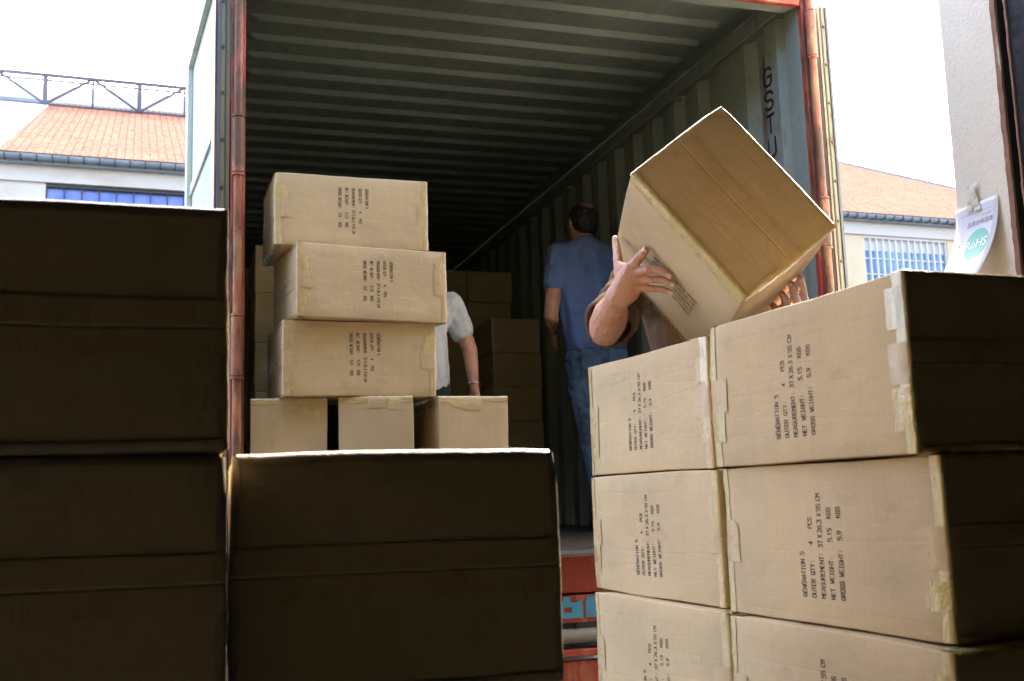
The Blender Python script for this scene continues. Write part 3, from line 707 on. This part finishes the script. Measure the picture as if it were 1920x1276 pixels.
for a in ((.02, .035, .19, .035), (.19, .0355, .19, .268), (.02, .0355, .02, .268), (.07, .150, .185, .150), (.07, .19, .185, .19), (.03, .235, .185, .235)): pline(*a)
world_child(g.build('ruled_lines', GINK), ps)
g = MB()
for k, (u, v, a) in enumerate(((.085, .0, .35), (.11, .005, -.3))):
    vs = []
    for i in range(9):
        s_ = -.07 + .095 * i / 8; wv = .006 * math.sin(i * 2.1 + k)
        for w_ in (-.016, .016): uu = u + w_ - a * s_; p = pm(uu, max(s_ + v, 0), .003); p.z -= min(s_ + v, 0); p.x += -.003 - abs(wv) * .5; vs.append(p)
    g.add(vs, [(2*i, 2*i+1, 2*i+3, 2*i+2) for i in range(8)])
world_child(g.build('tape', m_tape('pale_clear_tape', (.62, .57, .44), (.78, .74, .66), .2, .9)), ps)

# ------------------------------------------------------------- people
def sph(c, r, n=10, m=7, rot=None):
    r = (r, r, r) if not hasattr(r, '__len__') else r; out = []
    for i in range(m + 1):
        t = math.pi * i / m
        for j in range(n if 0 < i < m else 1):
            p = Vector((r[0]*math.sin(t)*math.cos(2*math.pi*j/n), r[1]*math.sin(t)*math.sin(2*math.pi*j/n), r[2]*math.cos(t)))
            out.append(Vector(c) + (rot @ p if rot else p))
    return out
def hull(bm, pts):
    vs = [bm.verts.new(p) for p in pts]; r = bmesh.ops.convex_hull(bm, input=vs)
    bad = list({v for v in (r['geom_interior'] + r['geom_unused']) if isinstance(v, bmesh.types.BMVert)})
    bmesh.ops.delete(bm, geom=bad, context='VERTS')
def blob(name, parts, vox, mat, parent, smooth=4, disp=None, extra=None):
    """parts: list of lists of (centre, radius[, rot]); each list is hulled, all are fused into one skin"""
    bm = bmesh.new()
    for pr in parts:
        pts = []
        for q in pr: pts += sph(*q[:2], rot=q[2] if len(q) > 2 else None)
        hull(bm, pts)
    me = bpy.data.meshes.new('t'); bm.to_mesh(me); bm.free()
    o = bpy.data.objects.new('t', me); COL.objects.link(o)
    r = o.modifiers.new('r', 'REMESH'); r.mode = 'VOXEL'; r.voxel_size = vox; r.use_smooth_shade = True
    s_ = o.modifiers.new('s', 'SMOOTH'); s_.iterations = smooth; s_.factor = .6
    dg = bpy.context.evaluated_depsgraph_get(); me2 = bpy.data.meshes.new_from_object(o.evaluated_get(dg))
    bpy.data.objects.remove(o); bpy.data.meshes.remove(me); me2.name = name
    if disp:
        nrm = [v.normal.copy() for v in me2.vertices]
        for v, nn_ in zip(me2.vertices, nrm): v.co += nn_ * disp(v.co)
    me2.materials.clear(); me2.materials.append(mat)
    for p in me2.polygons: p.use_smooth = True
    if extra: extra(me2)
    ob = bpy.data.objects.new(name, me2); COL.objects.link(ob); world_child(ob, parent); return ob
n = NB('skin', rough=.5, sss=.08); n.b.inputs['Subsurface Radius'].default_value = (.012, .005, .003)
n.col(n.mix(n.ramp(n.noise(26, 4), (.38, 0.), (.66, 1.)), (.55, .31, .205), (.48, .21, .135))); n.bump(n.noise(240, 3), .0012, .7); n.bump(n.noise(45, 4, (1, 1, .5), dist=2.), .005, .6); SKIN = n.m
NAIL = NB('fingernail', col=(.66, .42, .36), rough=.3).m
def m_cloth(name, base, sc=700, dk=.75, r=.9):
    n = NB(name, rough=r, spec=.12); n.col(n.mix(n.ramp(n.noise(5, 4), (.35, 0.), (.65, 1.)), tuple(x * dk for x in base), base))
    n.bump(n.noise(sc, 2), .0008, .4); n.bump(n.noise(9, 4, (1, 1, .5), dist=1.5), .02, .5); return n.m
TEE = m_cloth('blue_cotton', (.135, .21, .44)); WTEE = m_cloth('white_cotton', (.62, .66, .70)); SWT = m_cloth('brown_knit', (.135, .085, .050), 900)
DEN = m_cloth('blue_denim', (.13, .215, .32), 500, .5)
n = NB('dark_hair', rough=.55); n.col(n.ramp(n.noise(60, 4, (1, 1, .3)), (.3, (.007, .006, .005)), (.75, (.03, .023, .02)))); n.bump(n.noise(180, 3, (1, 1, .2)), .004, .8); HAIR = n.m
SHOE = NB('dark_shoe', col=(.03, .028, .027), rough=.6).m
DTRO = m_cloth('dark_trousers', (.04, .045, .055))
V = Vector
def folds(amp, sc=9, sq=(1, 1, .45)):
    return lambda c: (abs(noise.noise(V((c.x * sc * sq[0], c.y * sc * sq[1], c.z * sc * sq[2])))) - .2) * amp + noise.noise(c * sc * 2.6) * amp * .25

def head_parts(c, look, sc=1.):
    """head centred on c, facing unit vector look"""
    f = look.normalized(); rt = f.cross(V((0, 0, 1))).normalized(); up = rt.cross(f)
    rot = Matrix((rt, f, up)).transposed()
    P = lambda x, y, z: c + rot @ V((x, y, z)) * sc
    return [[(P(0, -.012, .035), (.076*sc, .094*sc, .085*sc), rot), (P(0, .015, -.015), (.068*sc, .080*sc, .07*sc), rot)],
            [(P(0, .025, -.03), (.058*sc, .06*sc, .05*sc), rot), (P(0, .05, -.085), (.03*sc, .03*sc, .025*sc), rot)],
            [(P(0, .09, .02), .009*sc), (P(0, .108, -.018), .014*sc), (P(0, .09, -.022), .018*sc)],
            [(P(.012, .085, -.052), .011*sc), (P(-.012, .085, -.052), .011*sc)],
            [(P(.077, -.005, .018), (.008, .018, .03), rot), (P(.082, -.015, -.01), (.006, .012, .018), rot)],
            [(P(-.077, -.005, .018), (.008, .018, .03), rot), (P(-.082, -.015, -.01), (.006, .012, .018), rot)],
            [(P(.033, .082, .036), .014*sc), (P(-.033, .082, .036), .014*sc)]]
def limb(pts): return [[(V(a), ra), (V(b), rb)] for (a, ra), (b, rb) in zip(pts, pts[1:])]
def simple_hand(wr, d, nrm, r=1.):
    """relaxed hand at wrist wr pointing along d, palm normal nrm; fingers slightly curled"""
    d = d.normalized(); s_ = d.cross(nrm).normalized(); out = [[(wr, .024), (wr + d*.05 + s_*.022, .017), (wr + d*.05 - s_*.022, .017), (wr + d*.085 + s_*.03, .012), (wr + d*.085 - s_*.03, .012)]]
    for k, ln in enumerate((.062, .074, .07, .055)):
        b = wr + d*.085 + s_*(.03 - .02*k); c_ = b + d*ln*.5 + nrm*.008; e_ = c_ + d*ln*.35 + nrm*.022; out += limb([(b, .0095), (c_, .0085), (e_, .0072)])
    b = wr + d*.03 + s_*.026; out += limb([(b, .014), (b + d*.03 + s_*.022 + nrm*.01, .011), (b + d*.06 + s_*.026 + nrm*.02, .009)]); return out
def leg_parts(hip, knee, ank, toe, k=1.):
    return limb([(hip, .085*k), ((V(hip)+V(knee))/2, .075*k), (knee, .056*k), (V(knee)*.65 + V(ank)*.35, .055*k), (ank, .036*k)]) + [[(V(ank) + V((0, 0, -.02)), .035), (V(toe), .028)]]

# --- person lifting the carton
lf = empty('person', (1.40, 2.72, 0)); tag(lf, 'person in a brown rolled-sleeve top lifting the tilted carton, face hidden behind it', 'person')
n1 = -e1
def PF(px, py, off): return AP(px, py, P0 + n1 * (off - .002), e1)          # on the carton's large lower-left face
n2 = e2
PQ0 = P0 + e2 * W_
def PF2(px, py, off): return AP(px, py, PQ0 + n2 * (off - .002), e2)        # on its lower-right face
wr = AD(1158, 559, 2.54); EL = AD(1135, 616, 2.72); SH = AD(1207, 506, 2.93)
LOOK = V((-.1, -1, -.05))
ch = AD(1345, 640, 3.06); HD = AD(1335, 448, 3.08)
pel = V((ch.x + .03, ch.y + .08, .98)); neck = (HD + ch) / 2 + V((0, .02, .03)); LS = ch + V((.20, -.03, .06))
S0 = ch + V((-.15, -.0, .10))
kn = {'index': (1184, 502), 'middle': (1191, 512), 'ring': (1193, 524), 'little': (1189, 537)}
fing = []
I0, M0, G0, K0 = AD(1181, 504, 2.50), AD(1191, 513, 2.495), AD(1196, 527, 2.500), AD(1195, 541, 2.508)
I1, I2, I3 = AD(1191, 493, 2.492), AD(1203, 478, 2.48), AD(1211, 469, 2.466)
A1, A2, A3 = AD(1215, 506, 2.468), AD(1240, 508, 2.456), AD(1256, 518, 2.449)
B1, B2, B3 = AD(1219, 524, 2.480), AD(1245, 526, 2.468), AD(1262, 534, 2.459)
C1, C2, C3 = AD(1217, 541, 2.492), AD(1242, 543, 2.480), AD(1259, 549, 2.470)
T0, T1, T2, T3 = AD(1166, 530, 2.525), AD(1160, 500, 2.54), AD(1157, 472, 2.57), AD(1153, 448, 2.595)
HL = AD(1186, 551, 2.515)
hand = [[(wr, .032), (I0, .0155), (M0, .0145)], [(wr, .032), (M0, .0145), (G0, .0135)], [(wr, .032), (G0, .0135), (K0, .0125)], [(wr, .032), (K0, .0125), (HL, .017)],
        [(wr, .030), (T0, .020), (I0, .015)], [(T0, .018), (T1, .0125), (I0, .0125)]]
hand += limb([(I0, .0130), (I1, .0125), (I2, .0112), (I3, .0092)]) + limb([(M0, .0125), (A1, .0104), (A2, .0096), (A3, .0080)])
hand += limb([(G0, .0110), (B1, .0093), (B2, .0086), (B3, .0074)]) + limb([(K0, .0105), (C1, .0086), (C2, .0079), (C3, .0068)])
hand += limb([(T0, .0175), (T1, .0128), (T2, .0108), (T3, .0085)])
tc0 = -F_
for q_ in (I0, M0, G0, K0):
    hand += [[(q_ + tc0 * .0035, .0125)], [(wr.lerp(q_, .35) + tc0 * .0215, .0045), (q_ + tc0 * .0115, .0040)]]
fm = wr.lerp(EL, .45); farm = limb([(wr, .0275), (wr.lerp(EL, .25), .0335), (wr.lerp(EL, .6), .0465), (EL.lerp(wr, .12), .047), (EL, .043)])
# left hand (photo right): palm under the lower-right face
lw = PF2(1500, 622, .06)
q0, q1_, q2_, q3_ = PF2(1462, 590, .035), PF2(1479, 583, .036), PF2(1496, 573, .036), PF2(1507, 562, .034)
hand2 = [[(lw, .026), (q0, .0135), (q1_, .0135)], [(lw, .026), (q1_, .0135), (q2_, .0135)], [(lw, .026), (q2_, .0135), (q3_, .013)]]
tips2 = [(PF2(1449, 573, .010), .0075, PF2(1455, 580, .022)), (PF2(1467, 552, .010), .0085, PF2(1473, 566, .024)), (PF2(1484, 534, .010), .0085, PF2(1489, 553, .025)), (PF2(1500, 520, .010), .0085, PF2(1504, 541, .024))]
for q, (tp, r_, md) in zip((q0, q1_, q2_, q3_), tips2): hand2 += limb([(q, .0115), (md, .0102), (tp, r_)])
hand2 += limb([(lw, .02), (PF2(1475, 620, .03), .014), (PF2(1452, 606, .014), .010)])
lel = AD(1490, 735, 2.95)
farm2 = limb([(lw, .027), (lw.lerp(lel, .4), .040), (lel, .044)])
body = head_parts(HD, LOOK) + [[(HD + V((0, .02, -.07)), .055), (ch + V((0, .03, .14)), .062)]]
body += [[(S0, .065), (LS, .065), (ch + V((0, 0, -.1)), (.165, .11, .12))], [(ch + V((0, 0, -.1)), (.165, .11, .12)), (pel, (.16, .11, .10))]]
body += limb([(S0, .06), (SH, .052), (EL, .044)]) + limb([(LS, .06), (lel, .044)]) + hand + farm + hand2 + farm2
for s_ in (-1, 1):
    hp = pel + V((.09 * s_, 0, -.05)); body += leg_parts(hp, hp + V((.02 * s_, -.03, -.42)), V((hp.x + .03 * s_, hp.y + .04, .09)), V((hp.x + .05 * s_, hp.y - .12, .045)))
def nails(lst):
    def f(me):
        me.materials.append(NAIL); bm = bmesh.new(); bm.from_mesh(me)
        for tip, prev, out_, r_ in lst:
            d = (tip - prev).normalized(); up_ = (out_ - d * out_.dot(d)).normalized(); sd_ = d.cross(up_); c_ = tip + d * .0005; N = 7
            rows = []
            for i in range(5):
                t = i / 4; row = []
                for j in range(N):
                    a = (j / (N - 1) - .5) * 1.7; rr = r_ * 1.03
                    row.append(bm.verts.new(c_ + d * (-.0075 + .0125 * t) + up_ * (math.cos(a) * rr * (1 - .12 * t * t)) + sd_ * math.sin(a) * rr * (.86 if i in (0, 4) else .95)))
                rows.append(row)
            for i in range(4):
                for j in range(N - 1): fc = bm.faces.new((rows[i][j], rows[i][j+1], rows[i+1][j+1], rows[i+1][j])); fc.material_index = 1; fc.smooth = True
        bm.to_mesh(me); bm.free()
    return f
tocam = -F_
def bonytex(c):
    return noise.noise(c * 90) * .0007
blob('body', body, .0024, SKIN, lf, 2, bonytex, nails([(I3, I2, tocam + V((0, 0, .3)), .0090), (A3, A2, (n1*.3 + tocam), .0080), (B3, B2, (n1*.3 + tocam), .0074), (C3, C2, (n1*.3 + tocam), .0068)]))
# sweater: torso, upper arms, rolled cuffs
def off(l, d): return [[tuple([q[0], (tuple(x + d for x in q[1]) if hasattr(q[1], '__len__') else q[1] + d)] + list(q[2:])) for q in pr] for pr in l]
cuffc = EL.lerp(wr, -.02); ud = (SH - EL).normalized()
sw = [[(S0, .082), (LS, .082), (ch + V((0, 0, -.1)), (.19, .135, .12))], [(ch + V((0, 0, -.1)), (.19, .135, .12)), (pel + V((0, 0, .02)), (.185, .135, .10))], [(ch + V((0, .03, .07)), .085), (ch + V((0, .03, .12)), .07)]]
sw += limb([(S0, .080), (SH, .070), (EL + ud * .13, .064), (EL + ud * .085, .062)]) + limb([(LS, .078), (lel.lerp(LS, .2), .062), (lel, .058)])
fo = folds(.016, 15)
def swd(c):
    d_ = max(0., 1 - (c - EL).length / .33)
    return fo(c) * (.5 + .9 * d_) + math.sin((c - EL).dot(ud) * 190 + noise.noise(c * 14) * 4) * .0035 * d_
blob('sweater', sw, .006, SWT, lf, 3, swd)
g = MB(); N = 40; M_ = (ud - .15 * (wr - EL).normalized()).normalized().to_track_quat('Z', 'Y').to_matrix()    # rolled cuff
ring = []
for a, (rr, zz) in enumerate([(.050, .03), (.056, -.006), (.060, -.014), (.0665, -.010), (.0685, .004), (.068, .028), (.062, .055)]):
    for i in range(N):
        an = 2*math.pi*i/N; j = noise.noise(V((math.cos(an)*1.5, math.sin(an)*1.5, a * .5))) * .005
        ring.append(EL + ud * .030 + M_ @ V(((rr + j) * math.cos(an), (rr + j) * math.sin(an), zz + .5*j + .010 * math.sin(an * 2))))
g.add(ring, [(a*N+i, a*N+(i+1) % N, (a+1)*N+(i+1) % N, (a+1)*N+i) for a in range(6) for i in range(N)])
o = g.build('rolled_cuff', SWT, smooth=True); world_child(o, lf)
tr_ = [[(pel, (.175, .125, .10))]]
for s_ in (-1, 1):
    hp = pel + V((.09 * s_, 0, -.05)); kk = hp + V((.02 * s_, -.03, -.42)); an = V((hp.x + .03 * s_, hp.y + .04, .09)); tr_ += limb([(hp, .10), (kk, .075), (an + V((0, 0, .02)), .06)])
blob('trousers', tr_, .012, DTRO, lf, 4, folds(.012))
hr = HD + V((0, .012, .042)); blob('hair', [[(hr, (.083, .098, .075)), (hr + V((0, .03, -.05)), (.07, .07, .05))]], .006, HAIR, lf, 2, lambda c: noise.noise(c * 60) * .004)
for s_ in (-1, 1):
    hp = pel + V((.09 * s_, 0, -.05)); an = V((hp.x + .03 * s_, hp.y + .04, .07)); blob('shoe', [[(an, .048), (an + V((.02*s_, -.15, -.03)), .036), (an + V((0, .05, -.03)), .035)]], .008, SHOE, lf)

# --- person in the blue T-shirt, seen from behind
b0 = 5.42
def by(px, py, dy=0.): return AY(px, py, b0 + dy)
bl = empty('person', (2.2, b0, ZF)); tag(bl, 'person in blue T-shirt and jeans seen from behind, walking into the container', 'person')
BH = by(1091, 424, .05); bch = by(1096, 545, 0); bpel = by(1118, 668, 0)
sL = by(1046, 481, 0); sR = by(1148, 483, 0); eL = by(1033, 592, -.02); hL = by(1040, 620, .16); eR = by(1172, 600, .02); hR = by(1165, 660, .14)
BL = V((-.15, 1, -.12)).normalized()
bd = head_parts(BH, BL, 1.0) + [[(BH + V((.0, -.02, -.08)), .060), (bch + V((0, -.01, .20)), .070)]]
bd += [[(sL, .055), (sR, .055), (bch, (.15, .10, .12))], [(bch, (.155, .10, .12)), (bpel, (.15, .105, .10))]]
bd += limb([(sL, .056), (sL.lerp(eL, .6), .048), (eL, .041)]) + limb([(eL, .042), (eL.lerp(hL, .4), .040), (hL, .028)]) + simple_hand(hL, V((.1, .7, -.5)), V((.8, 0, 0)))
bd += limb([(sR, .056), (eR, .042)]) + limb([(eR, .041), (hR, .028)]) + simple_hand(hR, V((0, .7, -.5)), V((-.8, 0, 0)))
hips = {}
for s_ in (-1, 1):
    hp = bpel + V((.085 * s_, 0, -.04)); kk = V((bpel.x + (.075 if s_ > 0 else -.045), b0 + (.12 if s_ > 0 else 0), ZF + .50)); an = V((bpel.x + (.10 if s_ > 0 else .01), b0 + (.22 if s_ > 0 else -.02), ZF + .09)); hips[s_] = (hp, kk, an)
    bd += leg_parts(hp, kk, an, an + V((0, .15, -.045)), 1.)
blob('body', bd, .0065, SKIN, bl, 3)
ts = [[(sL + V((.0, 0, .004)), .068), (sR + V((.0, 0, .004)), .068), (bch, (.185, .125, .12))], [(bch, (.182, .125, .12)), (bpel + V((0, 0, .05)), (.172, .128, .06))], [(by(1095, 470), .078), (sL, .064), (sR, .064)], [(by(1095, 470), .075), (by(1095, 463), .068)], [(bch + V((0, -.012, .16)), .095), (bch + V((0, -.012, .02)), (.16, .11, .10))]]
ts += limb([(sL + V((0, 0, .003)), .068), (sL.lerp(eL, .45), .063)]) + limb([(sR, .07), (sR.lerp(eR, .45), .065)])
tf = folds(.020, 8)
blob('shirt', ts, .007, TEE, bl, 4, lambda c: tf(c) + max(0, (bpel.z + .12 - c.z)) * .06)
je = [[(bpel, (.165, .12, .09)), (bpel + V((0, 0, .07)), (.155, .112, .03))]]
for s_ in (-1, 1):
    hp, kk, an = hips[s_]; je += limb([(hp, .102), (hp.lerp(kk, .5), .090), (kk, .070), (kk.lerp(an, .4), .067), (an + V((0, 0, .01)), .057)])
blob('jeans', je, .007, DEN, bl, 3, folds(.014, 13, (1, 1, 1.4)))
g = MB()
for sx_ in (-.085, .075):                        # back pockets
    c_ = bpel + V((sx_, -.133, -.03)); g.add([c_ + V((-.055, .004, .055)), c_ + V((.055, .004, .055)), c_ + V((.055, -.002, -.05)), c_ + V((0, -.004, -.072)), c_ + V((-.055, -.002, -.05))], [(0, 1, 2, 3, 4)])
o = g.build('back_pocket', DEN); so_ = o.modifiers.new('s', 'SOLIDIFY'); so_.thickness = .005; world_child(o, bl)
rt_ = BL.cross(V((0, 0, 1))).normalized(); upb = rt_.cross(BL); rb = Matrix((rt_, BL, upb)).transposed()
n = NB('thin_crown_hair', rough=.6); cr_ = BH + rb @ V((0, -.075, .105)) - bl.location
sx_ = n.t.nodes.new('ShaderNodeVectorMath'); sx_.operation = 'DISTANCE'; n.t.links.new(n.tc.outputs['Object'], sx_.inputs[0]); sx_.inputs[1].default_value = tuple(cr_ + bl.location)
dn = n.math('ADD', sx_.outputs['Value'], n.math('MULTIPLY', n.noise(40, 3), .03))
n.col(n.mix(n.ramp(dn, (.045, 1.), (.07, 0.)), n.ramp(n.noise(60, 4), (.3, (.005, .0045, .004)), (.75, (.02, .016, .013))), (.34, .17, .11))); n.bump(n.noise(180, 3, (1, 1, .2)), .004, .7)
blob('hair', [[(BH + rb @ V((0, -.018, .040)), (.083, .101, .088), rb), (BH + rb @ V((0, -.050, -.028)), (.070, .052, .045), rb)]], .005, n.m, bl, 2, lambda c: noise.noise(c * 70) * .004)
for s_ in (-1, 1):
    an = hips[s_][2]; blob('shoe', [[(an + V((0, 0, -.02)), .047), (an + V((0, .16, -.052)), .034), (an + V((0, -.05, -.05)), .036)]], .008, SHOE, bl)

# --- person in the white shirt behind the stack
c0 = 5.15
def wy(px, py, dy=0.): return AY(px, py, c0 + dy)
wp = empty('person', (1.15, c0, ZF)); tag(wp, 'person in a white T-shirt with a wrist bracelet, half hidden behind the doorway stack', 'person')
wS = wy(846, 573); wE = wy(881, 655, .02); wW = wy(889, 722, -.06); wH = wy(775, 500, -.05)
wc = V((wS.x - .20, c0, wS.z - .10)); wpel = V((wc.x + .02, c0 + .05, ZF + .93 - .15)); wLs = wS + V((-.40, 0, .01)); wLe = wLs + V((-.08, -.05, -.28)); wLw = wLe + V((.1, -.2, -.1))
wb_ = head_parts(wH, V((.1, -1, -.3))) + [[(wH + V((0, .02, -.08)), .056), (wc + V((0, 0, .13)), .06)], [(wS, .055), (wLs, .055), (wc, (.15, .1, .12))], [(wc, (.15, .1, .12)), (wpel, (.15, .11, .1))]]
wb_ += limb([(wS, .054), (wS.lerp(wE, .5), .046), (wE, .040), (wE.lerp(wW, .35), .037), (wW, .025)]) + simple_hand(wW, V((-.05, -.3, -1)), V((-.8, -.2, 0)))
wb_ += limb([(wLs, .054), (wLe, .042), (wLw, .027)]) + simple_hand(wLw, V((.3, -.8, -.2)), V((0, 0, -.8)))
for s_ in (-1, 1):
    hp = wpel + V((.085 * s_, 0, -.04)); wb_ += leg_parts(hp, V((hp.x + .02*s_, c0 - .03, ZF + .42)), V((hp.x + .02*s_, c0 + .06, ZF + .09)), V((hp.x + .03*s_, c0 - .1, ZF + .045)), .95)
blob('body', wb_, .0065, SKIN, wp, 3)
wt = [[(wS + V((0, 0, .006)), .064), (wLs, .064), (wc, (.175, .12, .12))], [(wc, (.178, .12, .12)), (wpel + V((0, 0, .02)), (.185, .13, .08))], [(wpel + V((0, 0, .02)), (.185, .13, .08)), (wpel + V((0, 0, -.02)), (.18, .13, .05))]] + limb([(wS + V((0, 0, .004)), .066), (wS.lerp(wE, .55), .066)]) + limb([(wLs, .066), (wLs.lerp(wLe, .5), .064)])
blob('shirt', wt, .007, WTEE, wp, 4, folds(.018, 9))
tw = [[(wpel, (.165, .12, .09))]]
for s_ in (-1, 1):
    hp = wpel + V((.085 * s_, 0, -.04)); tw += limb([(hp, .10), (V((hp.x + .02*s_, c0 - .03, ZF + .42)), .075), (V((hp.x + .02*s_, c0 + .06, ZF + .10)), .06)])
blob('trousers', tw, .012, DTRO, wp, 4, folds(.012))
blob('hair', [[(wH + V((0, .01, .045)), (.084, .098, .078)), (wH + V((0, .04, -.03)), (.07, .06, .05))]], .007, HAIR, wp, 2)
for s_ in (-1, 1):
    hp = wpel + V((.085 * s_, 0, -.04)); a_ = V((hp.x + .02*s_, c0 + .06, ZF + .07)); blob('shoe', [[(a_, .047), (a_ + V((0, -.16, -.032)), .034), (a_ + V((0, .05, -.03)), .035)]], .009, SHOE, wp)
g = MB(); dd = (wW - wE).normalized(); Mq = dd.to_track_quat('Z', 'Y').to_matrix(); N = 24; pv = None; vs = []
cb = wW.lerp(wE, .02)
for i in range(N):
    an = 2*math.pi*i/N
    for j in range(8):
        t = 2*math.pi*j/8; vs.append(cb + Mq @ V(((.031 + .0035*math.cos(t)) * math.cos(an), (.031 + .0035*math.cos(t)) * math.sin(an), .0045*math.sin(t) + .004*math.cos(an))))
g.add(vs, [(i*8+j, ((i+1) % N)*8+j, ((i+1) % N)*8+(j+1) % 8, i*8+(j+1) % 8) for i in range(N) for j in range(8)])
world_child(g.build('bracelet', NB('bracelet_metal', col=(.6, .6, .6), rough=.3, metal=.9).m, smooth=True), wp)
